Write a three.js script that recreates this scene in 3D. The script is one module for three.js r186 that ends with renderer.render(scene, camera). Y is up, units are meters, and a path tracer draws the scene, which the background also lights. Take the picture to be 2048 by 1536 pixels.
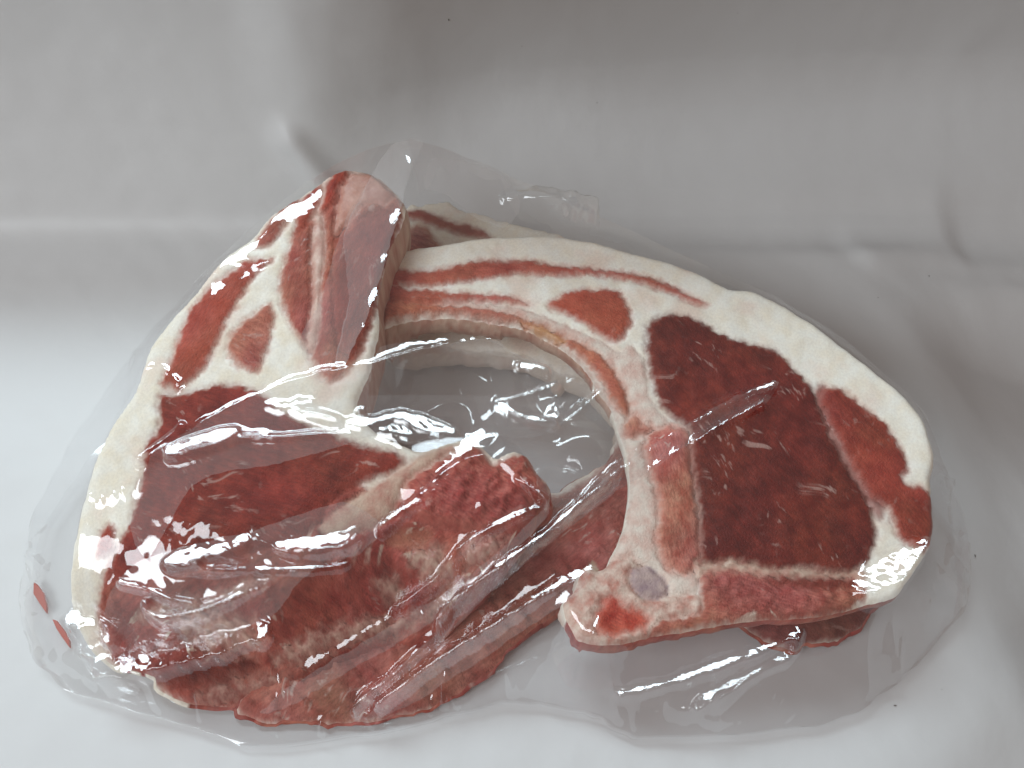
import * as THREE from 'three';
import { RectAreaLightUniformsLib } from 'three/addons/lights/RectAreaLightUniformsLib.js';
import { createNoise2D } from 'simplex-noise';

// ------------------------------------------------------------------ camera, light, exposure
const scene = new THREE.Scene();
const PITCH = THREE.MathUtils.degToRad(58), DIST = 0.27;
const camera = new THREE.PerspectiveCamera(48, 4 / 3, 0.01, 20);
camera.position.set(0, DIST * Math.sin(PITCH), DIST * Math.cos(PITCH));
camera.lookAt(0, 0, 0);
camera.updateMatrixWorld(true);

const renderer = new THREE.WebGLRenderer({ antialias: true });
renderer.setSize(1024, 768);
renderer.toneMapping = THREE.LinearToneMapping;
renderer.toneMappingExposure = 1.98;
renderer.shadowMap.enabled = true;

RectAreaLightUniformsLib.init();
// the dim room all round, seen only in the sheen of the film
scene.background = new THREE.Color().setRGB(0.115, 0.093, 0.083);
// the daylight window overhead and to the left, and the pale ceiling it lights
const WINDOW_AT = new THREE.Vector3(-0.46, 1.08, -0.64);
const WINDOW_TURN = -42;            // the long window runs from back right to front left
const windowLight = new THREE.RectAreaLight(new THREE.Color().setRGB(0.77, 0.925, 1.0), 7.4, 0.85, 0.28);
windowLight.name = 'window_light';
windowLight.position.copy(WINDOW_AT);
windowLight.lookAt(0, 0.02, 0.02);
windowLight.rotateZ(THREE.MathUtils.degToRad(WINDOW_TURN));
scene.add(windowLight);
const ceilingLight = new THREE.RectAreaLight(new THREE.Color().setRGB(0.885, 0.955, 1.0), 3.3, 1.3, 1.2);
ceilingLight.name = 'ceiling_light';
ceilingLight.position.set(-1.35, 1.35, 0.92);
ceilingLight.rotation.x = -Math.PI / 2;
scene.add(ceilingLight);

// ------------------------------------------------------------------ helpers
let seed = 20240611;
const rnd = () => { seed = (seed * 1664525 + 1013904223) >>> 0; return seed / 4294967296; };
const n2 = createNoise2D(rnd), n2b = createNoise2D(rnd), n2c = createNoise2D(rnd);
const fbm = (x, y, o = 4) => { let a = 0, w = 0.5, s = 0; for (let i = 0; i < o; i++) { a += w * n2(x, y); s += w; w *= 0.5; x = x * 2.03 + 17.1; y = y * 2.03 - 9.7; } return a / s; };
const clamp = (x, a = 0, b = 1) => Math.min(b, Math.max(a, x));
const smooth = (a, b, x) => { const t = clamp((x - a) / (b - a)); return t * t * (3 - 2 * t); };
const lerp = (a, b, t) => a + (b - a) * t;
const lin = (h) => { const c = new THREE.Color(h); return [c.r, c.g, c.b]; };
const mix3 = (a, b, t) => [lerp(a[0], b[0], t), lerp(a[1], b[1], t), lerp(a[2], b[2], t)];
const toS = (c) => (c <= 0.0031308 ? c * 12.92 : 1.055 * Math.pow(c, 1 / 2.4) - 0.055);

// photo pixel (2048 x 1536) -> direction; a height gives the point
const TY = Math.tan(THREE.MathUtils.degToRad(24)), TX = TY * 4 / 3;
const CX = new THREE.Vector3(), CY = new THREE.Vector3(), CZ = new THREE.Vector3();
camera.matrixWorld.extractBasis(CX, CY, CZ);
const EYE = camera.position;
function ray(px, py) {
  const a = (px / 1024 - 1) * TX, b = (1 - py / 768) * TY;
  return new THREE.Vector3().addScaledVector(CX, a).addScaledVector(CY, b).addScaledVector(CZ, -1).normalize();
}
function onHeight(px, py, H) {            // (x, z) where the pixel's ray meets the surface y = H(x, z)
  const d = ray(px, py); let y = typeof H === 'number' ? H : 0.03, x = 0, z = 0;
  for (let k = 0; k < 24; k++) {
    const t = (y - EYE.y) / d.y; x = EYE.x + d.x * t; z = EYE.z + d.z * t;
    if (typeof H === 'number') break;
    y = lerp(y, H(x, z), 0.7);
  }
  return [x, z];
}
function rounded(P, closed = true, times = 2) {   // a smooth line through the points
  const n = P.length, at = (i) => P[closed ? (i + n) % n : clamp(i, 0, n - 1)], Q = [], m = times * 2;
  for (let i = 0; i < (closed ? n : n - 1); i++) {
    const a = at(i - 1), b = at(i), c = at(i + 1), d = at(i + 2);
    for (let k = 0; k < m; k++) { const t = k / m; Q.push(b.map((_, j) => { const t1 = 0.4 * (c[j] - a[j]), t2 = 0.4 * (d[j] - b[j]); return (2 * t ** 3 - 3 * t * t + 1) * b[j] + (t ** 3 - 2 * t * t + t) * t1 + (-2 * t ** 3 + 3 * t * t) * c[j] + (t ** 3 - t * t) * t2; })); }
  }
  if (!closed) Q.push(P[n - 1]);
  return Q;
}
function segDist(P, x, z, closed) {       // {d, i, t} nearest place on a polyline
  let best = 1e9, bi = 0, bt = 0; const n = P.length;
  for (let i = 0; i < (closed ? n : n - 1); i++) {
    const a = P[i], b = P[(i + 1) % n], ex = b[0] - a[0], ez = b[1] - a[1];
    const t = clamp(((x - a[0]) * ex + (z - a[1]) * ez) / (ex * ex + ez * ez + 1e-14));
    const dx = x - a[0] - ex * t, dz = z - a[1] - ez * t, d = dx * dx + dz * dz;
    if (d < best) { best = d; bi = i; bt = t; }
  }
  return { d: Math.sqrt(best), i: bi, t: bt };
}
function inside(P, x, z) {
  let c = false;
  for (let i = 0, j = P.length - 1; i < P.length; j = i++) {
    if ((P[i][1] > z) !== (P[j][1] > z) && x < (P[j][0] - P[i][0]) * (z - P[i][1]) / (P[j][1] - P[i][1]) + P[i][0]) c = !c;
  }
  return c;
}
class Grid {
  constructor(x0, z0, x1, z1, step) {
    this.x0 = x0; this.z0 = z0; this.step = step;
    this.nx = Math.ceil((x1 - x0) / step) + 1; this.nz = Math.ceil((z1 - z0) / step) + 1;
    this.x1 = x0 + (this.nx - 1) * step; this.z1 = z0 + (this.nz - 1) * step;
  }
  make(f) {
    const a = new Float32Array(this.nx * this.nz);
    for (let j = 0; j < this.nz; j++) for (let i = 0; i < this.nx; i++) a[j * this.nx + i] = f(this.x0 + i * this.step, this.z0 + j * this.step, j * this.nx + i);
    return a;
  }
  sdf(P, warp = 0, freq = 200, far = 0.02) {   // negative inside; beyond `far` from the box only the sign matters
    let ax = 1e9, bx = -1e9, az = 1e9, bz = -1e9;
    for (const p of P) { ax = Math.min(ax, p[0]); bx = Math.max(bx, p[0]); az = Math.min(az, p[1]); bz = Math.max(bz, p[1]); }
    return this.make((x, z) => {
      if (x < ax - far || x > bx + far || z < az - far || z > bz + far) return far;
      let wx = x, wz = z;
      if (warp) { wx += warp * fbm(x * freq + 3, z * freq, 3); wz += warp * fbm(x * freq, z * freq + 41, 3); }
      const d = segDist(P, wx, wz, true).d;
      return inside(P, wx, wz) ? -d : d;
    });
  }
  at(a, x, z) {
    const u = clamp((x - this.x0) / this.step, 0, this.nx - 1.001), v = clamp((z - this.z0) / this.step, 0, this.nz - 1.001);
    const i = Math.floor(u), j = Math.floor(v), s = u - i, t = v - j, k = j * this.nx + i;
    return lerp(lerp(a[k], a[k + 1], s), lerp(a[k + this.nx], a[k + this.nx + 1], s), t);
  }
  cubic(a, x, z) {
    const u = clamp((x - this.x0) / this.step, 0, this.nx - 1.001), v = clamp((z - this.z0) / this.step, 0, this.nz - 1.001);
    const i = Math.floor(u), j = Math.floor(v), s = u - i, t = v - j;
    const w = (q) => [(1 - q) ** 3 / 6, (3 * q ** 3 - 6 * q * q + 4) / 6, (-3 * q ** 3 + 3 * q * q + 3 * q + 1) / 6, q ** 3 / 6], wu = w(s), wv = w(t);
    let r = 0;
    for (let b = 0; b < 4; b++) for (let c = 0; c < 4; c++) r += wv[b] * wu[c] * a[clamp(j + b - 1, 0, this.nz - 1) * this.nx + clamp(i + c - 1, 0, this.nx - 1)];
    return r;
  }
}
// the part of a height sheet where f < 0, cut cleanly along f = 0; also its border pieces
function cut(g, f, y, nrm, uvOf) {
  const pos = [], uv = [], nor = [], idx = [], map = new Map(), border = [], { nx, nz, x0, z0, step } = g;
  const corner = (i, j) => { const k = j * nx + i; return { x: x0 + i * step, z: z0 + j * step, y: y[k], k }; };
  const vert = (key, make) => {
    let v = map.get(key);
    if (v === undefined) {
      const p = make(); v = pos.length / 3; map.set(key, v);
      pos.push(p.x, p.y, p.z); nor.push(p.n[0], p.n[1], p.n[2]); const q = uvOf(p.x, p.z, p.y); uv.push(q[0], q[1]);
    }
    return v;
  };
  const cv = (i, j) => { const k = j * nx + i; return vert(k, () => ({ ...corner(i, j), n: [nrm[k * 3], nrm[k * 3 + 1], nrm[k * 3 + 2]] })); };
  const ev = (i, j, i2, j2) => {
    const k = j * nx + i, k2 = j2 * nx + i2, key = 1e8 + Math.min(k, k2) * 2 + (i !== i2 ? 0 : 1);
    return vert(key, () => {
      const t = clamp(f[k] / (f[k] - f[k2]), 0.001, 0.999), a = corner(i, j), b = corner(i2, j2);
      return { x: lerp(a.x, b.x, t), y: lerp(a.y, b.y, t), z: lerp(a.z, b.z, t), n: [0, 1, 2].map((c) => lerp(nrm[k * 3 + c], nrm[k2 * 3 + c], t)) };
    });
  };
  for (let j = 0; j < nz - 1; j++) for (let i = 0; i < nx - 1; i++) {
    const C = [[i, j], [i, j + 1], [i + 1, j + 1], [i + 1, j]], F = C.map(([a, b]) => f[b * nx + a] < 0), n = F.filter(Boolean).length;
    if (!n) continue;
    const poly = []; let out = -1;
    for (let q = 0; q < 4; q++) {
      const A = C[q], B = C[(q + 1) % 4];
      if (F[q]) poly.push(cv(...A));
      if (F[q] !== F[(q + 1) % 4]) { const e = ev(...A, ...B); if (F[q]) out = e; else if (out >= 0) { border.push([out, e]); out = -1; } else border.push([-1, e]); poly.push(e); }
    }
    if (out >= 0) { const b = border.find((s) => s[0] === -1); if (b) b[0] = out; }
    for (let q = border.length - 1; q >= 0 && q > border.length - 4; q--) if (border[q][0] === -1) border.splice(q, 1);
    for (let q = 1; q < poly.length - 1; q++) idx.push(poly[0], poly[q], poly[q + 1]);
  }
  const geo = new THREE.BufferGeometry();
  geo.setAttribute('position', new THREE.Float32BufferAttribute(pos, 3));
  geo.setAttribute('normal', new THREE.Float32BufferAttribute(nor, 3));
  geo.setAttribute('uv', new THREE.Float32BufferAttribute(uv, 2));
  geo.setIndex(idx);
  return { geo, border, pos };
}
function normals(g, y) {
  const n = new Float32Array(g.nx * g.nz * 3);
  for (let j = 0; j < g.nz; j++) for (let i = 0; i < g.nx; i++) {
    const a = Math.max(i - 1, 0), b = Math.min(i + 1, g.nx - 1), c = Math.max(j - 1, 0), d = Math.min(j + 1, g.nz - 1), k = j * g.nx + i;
    const gx = (y[j * g.nx + b] - y[j * g.nx + a]) / ((b - a) * g.step), gz = (y[d * g.nx + i] - y[c * g.nx + i]) / ((d - c) * g.step), l = Math.hypot(gx, 1, gz);
    n[k * 3] = -gx / l; n[k * 3 + 1] = 1 / l; n[k * 3 + 2] = -gz / l;
  }
  return n;
}
function mesh(name, geo, mat, parent) {
  const m = new THREE.Mesh(geo, mat); m.name = name; m.castShadow = m.receiveShadow = true; parent.add(m); return m;
}
function noiseTexture(size, fn) {
  const d = new Uint8Array(size * size * 4);
  for (let j = 0; j < size; j++) for (let i = 0; i < size; i++) { const v = clamp(fn(i / size, j / size)) * 255, k = (j * size + i) * 4; d[k] = d[k + 1] = d[k + 2] = v; d[k + 3] = 255; }
  const t = new THREE.DataTexture(d, size, size); t.wrapS = t.wrapT = THREE.RepeatWrapping; t.magFilter = THREE.LinearFilter; t.minFilter = THREE.LinearFilter; t.needsUpdate = true; return t;
}
const tile = (f, s) => (u, v) => {        // noise that repeats without a seam
  const a = f(u * s, v * s), b = f((u - 1) * s, v * s), c = f(u * s, (v - 1) * s), d = f((u - 1) * s, (v - 1) * s), p = smooth(0.7, 1, u), q = smooth(0.7, 1, v);
  return 0.5 + 0.5 * lerp(lerp(a, b, p), lerp(c, d, p), q);
};

// ------------------------------------------------------------------ the white paper: floor, bend and back, with its creases
{
  const prof = [];                         // [z, y, distance]
  const FRONT = 0.42, BEND = -0.055, R = 0.034;
  for (let k = 0; k <= 150; k++) prof.push([lerp(FRONT, BEND, k / 150), 0]);
  const ds = 0.0015, lean0 = (x) => smooth(-0.09, -0.03, x);
  const rise = (lean) => {                 // the back leans away on the left and curls forward on the right
    const P = []; let z = BEND, y = 0;
    for (let k = 0; k < 92; k++) {
      const s = k * ds, a1 = lerp(1.02, 1.25, lean), a = s < 0.016 ? a1 * smooth(0, 0.016, s) : a1 + lerp(0.72, 1.05, lean) * smooth(0.016, 0.125, s);
      z -= Math.cos(a) * ds; y += Math.sin(a) * ds; P.push([z, y]);
    }
    return P;
  };
  prof.push(...rise(0.6));
  let L = 0; const dist = [0];
  for (let k = 1; k < prof.length; k++) { L += Math.hypot(prof[k][0] - prof[k - 1][0], prof[k][1] - prof[k - 1][1]); dist.push(L); }
  const TB = FRONT - BEND;                 // where the bend begins
  const toST = (px, py) => {
    const d = ray(px, py);
    for (let k = 0; k < prof.length - 1; k++) {
      const A = prof[k], B = prof[k + 1], f = (P) => (P[0] - EYE.z) * d.y - (P[1] - EYE.y) * d.z, fa = f(A), fb = f(B);
      if (fa * fb <= 0) { const t = fa / (fa - fb), zz = lerp(A[0], B[0], t), yy = lerp(A[1], B[1], t), q = (yy - EYE.y) / d.y; return [EYE.x + d.x * q, lerp(dist[k], dist[k + 1], t)]; }
    }
    return [0, L];
  };
  const crease = (p, q, k, w, most = 1e9) => { // the sheet bends along p-q: right of it (seen going p to q) it leaves with slope k
    const A = toST(...p), B = toST(...q), ex = B[0] - A[0], ey = B[1] - A[1], l = Math.hypot(ex, ey);
    return (s, t) => { const d = ((s - A[0]) * ey - (t - A[1]) * ex) / l; const r = d > 8 * w ? d : w * Math.log(1 + Math.exp(d / w)); return k * most * (1 - Math.exp(-r / most)); };
  };
  const bump = (p, q, h, w1, w2) => {       // a rounded fold from p to q
    const A = toST(...p), B = toST(...q);
    return (s, t) => {
      const ex = B[0] - A[0], ey = B[1] - A[1], l = Math.hypot(ex, ey), u = ((s - A[0]) * ex + (t - A[1]) * ey) / l, d = ((s - A[0]) * ey - (t - A[1]) * ex) / l;
      const e = u < 0 ? u / 0.006 : u > l ? (u - l) / 0.006 : 0, w = d > 0 ? w1 : w2;
      return h * Math.exp(-(d / w) * (d / w) - e * e);
    };
  };
  const back = crease([640, 352], [545, 0], -0.75, 0.004, 0.055);
  const sliver = bump([640, 350], [585, 285], 0.004, 0.004, 0.006);
  const right = crease([2048, 850], [1735, 575], -0.16, 0.0012, 0.2);
  const slope = crease([1985, 1310], [1880, 760], -0.8, 0.006, 0.05);
  const right2 = crease([1905, 520], [2048, 660], -0.2, 0.002, 0.05);
  const low = crease([1880, 1545], [2060, 1320], -0.6, 0.004, 0.06);
  const low2 = crease([1760, 1545], [1850, 1290], -0.05, 0.004, 0.06);
  const knob2 = bump([1740, 505], [1900, 470], 0.003, 0.008, 0.010);
  const step = (s, t) => smooth(TB - 0.004, TB + 0.05, t);
  const disp = (s, t) => {
    let d = back(s, t) * step(s, t) + sliver(s, t);
    const inR = smooth(0.06, 0.12, s);
    d += right(s, t) * inR * smooth(TB + 0.035, TB - 0.01, t) + (low(s, t) + low2(s, t)) * smooth(TB - 0.05, TB - 0.12, t) + knob2(s, t) + slope(s, t) * smooth(TB - 0.01, TB - 0.04, t) * smooth(TB - 0.16, TB - 0.125, t);
    d += right2(s, t) * smooth(0.13, 0.16, s) * 0.4 * smooth(TB + 0.02, TB - 0.005, t);
    d += 0.0009 * fbm(s * 14, t * 14, 3) * smooth(0.02, 0.3, Math.abs(s) + Math.max(0, t - TB)) + 0.0012 * step(s, t) * n2(s * 9 + 3, t * 7) + 0.00012 * n2(s * 70, t * 70);
    return d;
  };
  const S = 380, X0 = -0.42, X1 = 0.42, T = 460, P = [], UV = [], I = [];
  const profAt = (lean) => [...prof.slice(0, 151), ...rise(lean)], profs = [...Array(21)].map((_, k) => profAt(k / 20));
  const blend = (t, x) => {
    const q = 20 * lean0(x), i = Math.min(19, Math.floor(q)), u = q - i; let k = dist.findIndex((v) => v > t) - 1; k = Math.min(prof.length - 2, Math.max(0, k));
    const w = (t - dist[k]) / (dist[k + 1] - dist[k]), A = profs[i], B = profs[i + 1], g = (n, c) => lerp(A[n][c], B[n][c], u), tz = g(k + 1, 0) - g(k, 0), ty = g(k + 1, 1) - g(k, 1), l = Math.hypot(tz, ty);
    return [lerp(g(k, 0), g(k + 1, 0), w), lerp(g(k, 1), g(k + 1, 1), w), ty / l, -tz / l];
  };
  for (let j = 0; j <= T; j++) {
    const t = (L - 0.001) * j / T, i0 = 0;
    for (let i = 0; i <= S; i++) {
      const s = lerp(X0, X1, i / S), d = disp(s, t), [pz, py, nz, ny] = blend(t, s);
      P.push(s, py + ny * d, pz + nz * d); UV.push(s / 0.3, t / 0.3);
    }
  }
  for (let j = 0; j < T; j++) for (let i = 0; i < S; i++) { const a0 = j * (S + 1) + i, b0 = a0 + 1, c0 = a0 + S + 1, d0 = c0 + 1; I.push(a0, b0, c0, b0, d0, c0); }
  const geo = new THREE.BufferGeometry();
  geo.setAttribute('position', new THREE.Float32BufferAttribute(P, 3)); geo.setAttribute('uv', new THREE.Float32BufferAttribute(UV, 2)); geo.setIndex(I); geo.computeVertexNormals();
  const bumpT = noiseTexture(512, tile((x, y) => 0.6 * fbm(x, y, 4), 60));
  const mat = new THREE.MeshStandardMaterial({ color: new THREE.Color().setRGB(0.64, 0.64, 0.638), roughness: 0.5, bumpMap: bumpT, bumpScale: 0.00008, side: THREE.DoubleSide });
  const paper = mesh('paper_surface', geo, mat, scene);
  paper.userData = { kind: 'structure', label: 'creased white paper sheet bending up behind the bagged chops', category: 'paper' };
  // dust specks lying on the sheet
  const specks = [[895, 135, 5, 9], [1205, 287, 3, 4], [1866, 540, 3, 6], [1756, 595, 3, 4], [1964, 1101, 4, 9], [1790, 1411, 9, 3], [1885, 1378, 2, 2], [1500, 172, 3, 2], [1045, 198, 2, 3], [200, 1000, 2, 2], [120, 420, 2, 2]];
  const SP = [], SI = [];
  for (const [px, py, wx, wy] of specks) {
    const [s, t] = toST(px, py), [pz, py0, nz, ny] = blend(t, s), d = disp(s, t) + 0.00025, o = SP.length / 3, k = 0.00005;
    SP.push(s, py0 + ny * (d + 0.00015), pz + nz * (d + 0.00015));
    for (let q = 0; q < 7; q++) { const an = q / 7 * 6.283, e = 0.6 + 0.6 * rnd(), du = Math.cos(an) * wx * k * e, dv = Math.sin(an) * wy * k * e; SP.push(s + du, py0 + ny * d + dv * nz * -1, pz + nz * d - dv * ny); }
    for (let q = 0; q < 7; q++) SI.push(o, o + 1 + q, o + 1 + (q + 1) % 7);
  }
  const sg = new THREE.BufferGeometry(); sg.setAttribute('position', new THREE.Float32BufferAttribute(SP, 3)); sg.setIndex(SI); sg.computeVertexNormals();
  const sm = mesh('dust_specks', sg, new THREE.MeshStandardMaterial({ color: new THREE.Color().setRGB(0.14, 0.12, 0.11), roughness: 0.9, side: THREE.DoubleSide }), scene);
  sm.userData = { kind: 'stuff', label: 'scattered dark dust specks on the white paper', category: 'dust' };
}

// ------------------------------------------------------------------ raw chops
const bumpMeat = noiseTexture(512, tile((x, y) => 0.7 * fbm(x, y, 4) + 0.3 * n2b(x * 3, y * 3), 34));
const FAT = { c: lin('#fcf9ee'), c2: lin('#f7ecd6'), v: 0.7, freq: 120, marb: 0, soft: 0.0004, stain: lin('#f2dccb') };
const lean = (o = {}) => redder({ c: lin('#8a2f27'), c2: lin('#a8493b'), c3: lin('#64201b'), v: 0.9, freq: 140, fib: 0.5, marb: 0.25, soft: 0.0015, bulge: 0.0009, warp: 0.0009, ...o });
const redder = (k) => { for (const n of ['c', 'c2', 'c3']) k[n] = [k[n][0], k[n][1] * 0.8, k[n][2] * 0.72]; return k; };
const pale = (o = {}) => ({ c: lin('#d9c2ae'), c2: lin('#c79d8a'), v: 0.8, freq: 160, marb: 0, soft: 0.0007, bulge: 0.0003, warp: 0.0006, ...o });

function colourOf(k, x, z) {
  const f = k.freq, ca = Math.cos(k.fib ?? 0), sa = Math.sin(k.fib ?? 0), u = x * ca + z * sa, w = -x * sa + z * ca;
  const a = fbm(x * f + 7, z * f, 4), b = n2b(u * f * 0.8, w * f * 4.2) * 0.6 + n2b(x * f * 0.45 + 3, z * f * 0.45) * 0.7;
  let c = mix3(k.c, k.c2, clamp(k.v * (0.45 + 0.9 * a)));
  if (k.stain) c = mix3(c, k.stain, 0.75 * smooth(0.05, 0.75, fbm(x * 42 + 90, z * 42, 4)));
  if (k.c3) { c = mix3(c, k.c3, clamp(0.42 * b + 0.16) * 0.85); const s = 1 + 0.16 * n2b(u * 380, w * 1500 + 20) + 0.15 * n2(x * 28 + 8, z * 28) + 0.12 * n2c(x * 75, z * 75 + 4); c = [c[0] * s, c[1] * (s + 0.2 * n2c(x * 33, z * 33)), c[2] * s]; }
  if (k.marb) {
    const bend = 0.004 * n2(x * 50, z * 50 + 60), q = fbm((u + bend) * 120 + 5, (w - bend) * 260, 4), m = smooth(0.28, 0.62, q) * smooth(-0.1, 0.7, n2b(x * 45, z * 45 + 9)) * 0.7;
    c = mix3(c, k.marbc ?? [0.62, 0.42, 0.36], clamp(m * k.marb * 1.6));
  }
  const g = 1 + 0.05 * n2(x * 2600, z * 2600) + 0.05 * n2c(x * 900, z * 900);
  return [c[0] * g, c[1] * g, c[2] * g];
}
const chopTops = [];                       // height samplers for the film
function makeChop({ name, label, base, out, parts, thick, baseKind, sideKind, step, tex, relief, round = 0.0024, warpOut = 0.0003, drop, bulge = 0.0013, tuck = 0.004 }) {
  const outP = rounded(out.map(([x, y]) => onHeight(x, y, base)), true, 2);
  let ax = 1e9, bx = -1e9, az = 1e9, bz = -1e9;
  for (const p of outP) { ax = Math.min(ax, p[0]); bx = Math.max(bx, p[0]); az = Math.min(az, p[1]); bz = Math.max(bz, p[1]); }
  const m = 0.004, g = new Grid(ax - m, az - m, bx + m, bz + m, step);
  const fo = g.sdf(outP, warpOut, warpOut > 0.001 ? 95 : 80, 0.03);
  const list = parts.map((p) => ({ ...p, f: g.sdf(rounded(p.poly.map(([x, y]) => onHeight(x, y, base)), true, 2), p.kind.warp ?? 0, 260) }));
  const own = list.map((p, k) => g.make((x, z, q) => { let v = Math.max(p.f[q], fo[q]); for (let j = k + 1; j < list.length; j++) v = Math.max(v, -list[j].f[q]); return v; }));
  const fb = g.make((x, z, q) => { let v = fo[q]; for (const p of list) v = Math.max(v, -p.f[q]); return v; });
  const y = g.make((x, z, q) => {
    let h = base(x, z) + 0.0005 * fbm(x * 45, z * 45, 3) + 0.0001 * fbm(x * 220, z * 220, 3);
    for (let k = 0; k < list.length; k++) {
      const d = -own[k][q], K = list[k].kind;
      if (d > -0.0012) h += (K.bulge ?? 0) * (1 - Math.exp(-Math.max(0, d) / 0.0025)) - (K.groove ?? 0.00035) * Math.exp(-((d / 0.0006) ** 2)) + (K.lump ?? 0) * Math.max(0, fbm(x * 210, z * 210, 3)) * smooth(0, 0.002, d);
    }
    if (relief) h += relief(x, z, fo[q]);
    const r = -fo[q];
    if (r < round) { const e = 1 - clamp(r / round); h -= round * 0.75 * (1 - Math.sqrt(Math.max(0, 1 - e * e))); }
    return Math.max(h, 0.0012);
  });
  const nrm = normals(g, y);
  // colours of the cut face
  const W = tex, H = Math.round(tex * (g.z1 - g.z0) / (g.x1 - g.x0)), data = new Uint8Array(W * H * 4);
  for (let j = 0; j < H; j++) for (let i = 0; i < W; i++) {
    const x = lerp(g.x0, g.x1, (i + 0.5) / W), z = lerp(g.z0, g.z1, (j + 0.5) / H);
    const wx = x + 0.00018 * n2(x * 700, z * 700), wz = z + 0.00018 * n2b(x * 700, z * 700);
    let c = colourOf(baseKind, x, z);
    for (const p of list) {
      const d = g.at(p.f, wx, wz), s = p.kind.soft; if (d > s) continue;
      const al = smooth(s, -s, d), k2 = colourOf(p.kind, x, z), rimmed = p.kind.c3 ? 0.5 * smooth(0.0026, 0.0004, -d + 0.0008 * n2c(x * 260, z * 260)) : 0; c = mix3(c, mix3(k2, p.kind.c2, rimmed), al);
    }
    const k = (j * W + i) * 4; for (let q = 0; q < 3; q++) data[k + q] = clamp(toS(clamp(c[q]))) * 255; data[k + 3] = 255;
  }
  const map = new THREE.DataTexture(data, W, H); map.colorSpace = THREE.SRGBColorSpace; map.magFilter = map.minFilter = THREE.LinearFilter; map.needsUpdate = true;
  const bm = bumpMeat.clone(); bm.repeat.set((g.x1 - g.x0) / 0.03, (g.z1 - g.z0) / 0.03); bm.needsUpdate = true;
  const mat = (rough, bump, spec) => new THREE.MeshPhysicalMaterial({ map, roughness: rough, bumpMap: bm, bumpScale: bump, specularIntensity: spec });
  const mats = { fat: mat(0.32, 0.00005, 0.6), lean: mat(0.38, 0.00026, 0.24), bone: mat(0.45, 0.00018, 0.3) };
  const uvOf = (x, z) => [(x - g.x0) / (g.x1 - g.x0), (z - g.z0) / (g.z1 - g.z0)];
  const root = new THREE.Group(); root.name = name; root.userData = { label, category: 'raw chop' }; scene.add(root);
  list.forEach((p, k) => {
    const c = cut(g, own[k], y, nrm, uvOf);
    if (!c.geo.index.count) return;
    const mm = mesh(p.name, c.geo, mats[p.mat ?? 'lean'], root); if (p.label) mm.userData.label = p.label;
  });
  const yf = y.map((v, q) => v - 0.0003 * smooth(0, 0.0008, fb[q]));
  mesh('fat', cut(g, fo, yf, nrm, uvOf).geo, mats.fat, root);
  // the cut edge and the underside
  const rim = cut(g, fo, y, nrm, uvOf), P = [], C = [], I = [], K = 9;
  const grad = (x, z) => { const e = step, a = g.at(fo, x + e, z) - g.at(fo, x - e, z), b = g.at(fo, x, z + e) - g.at(fo, x, z - e), l = Math.hypot(a, b) || 1; return [a / l, b / l]; };
  const floorY = (x, z) => Math.max(0.001, (drop ? drop(x, z) : base(x, z) - thick));
  const rings = new Map();
  const ring = (v) => {
    if (rings.has(v)) return rings.get(v);
    const x = rim.pos[v * 3], yy = rim.pos[v * 3 + 1], z = rim.pos[v * 3 + 2], [gx, gz] = grad(x, z), lo = Math.min(floorY(x, z), yy - 0.0005), o = P.length / 3; let in2 = tuck;
    for (let q = 0; q < 8 && g.at(fo, x - gx * in2, z - gz * in2) > -0.8 * in2; q++) in2 *= 0.65;
    for (let k = 0; k <= K; k++) {
      const t = Math.max(0, k - 1) / (K - 1), h = k ? lerp(yy, lo, t) : yy - 0.0002, si = Math.sin(Math.PI * t), b = k ? bulge * si * (1 + 0.3 * fbm(x * 60, z * 60 + h * 90, 2)) - in2 * t * t + 0.0003 * n2b(x * 130, z * 130 + h * 130) * si : -0.0006;
       P.push(x + gx * b, h, z + gz * b);
      const c = colourOf(sideKind(x, z, t, gx, gz), x + 0.4 * h * gz + 0.31, z - 0.4 * h * gx + h * 0.8); C.push(c[0], c[1], c[2]);
    }
    rings.set(v, o); return o;
  };
  for (const [a, b] of rim.border) { const p = ring(a), q = ring(b); for (let k = 0; k < K; k++) I.push(p + k, p + k + 1, q + k, q + k, p + k + 1, q + k + 1); }
  const eg = new THREE.BufferGeometry(); eg.setAttribute('position', new THREE.Float32BufferAttribute(P, 3)); eg.setAttribute('color', new THREE.Float32BufferAttribute(C, 3)); eg.setIndex(I); eg.computeVertexNormals();
  mesh('edge', eg, new THREE.MeshPhysicalMaterial({ vertexColors: true, roughness: 0.45, specularIntensity: 0.4, side: THREE.DoubleSide }), root);
  const yb = g.make((x, z, q) => Math.min(floorY(x, z), y[q] - 0.0005)), nb = normals(g, yb); for (let k = 0; k < nb.length; k++) nb[k] = -nb[k];
  const under = cut(g, fo.map((v) => v + tuck), yb, nb, uvOf); under.geo.setIndex(Array.from(under.geo.index.array).reverse());
  mesh('underside', under.geo, mats.lean, root);
  chopTops.push({ g, y, fo });
  return root;
}

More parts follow.
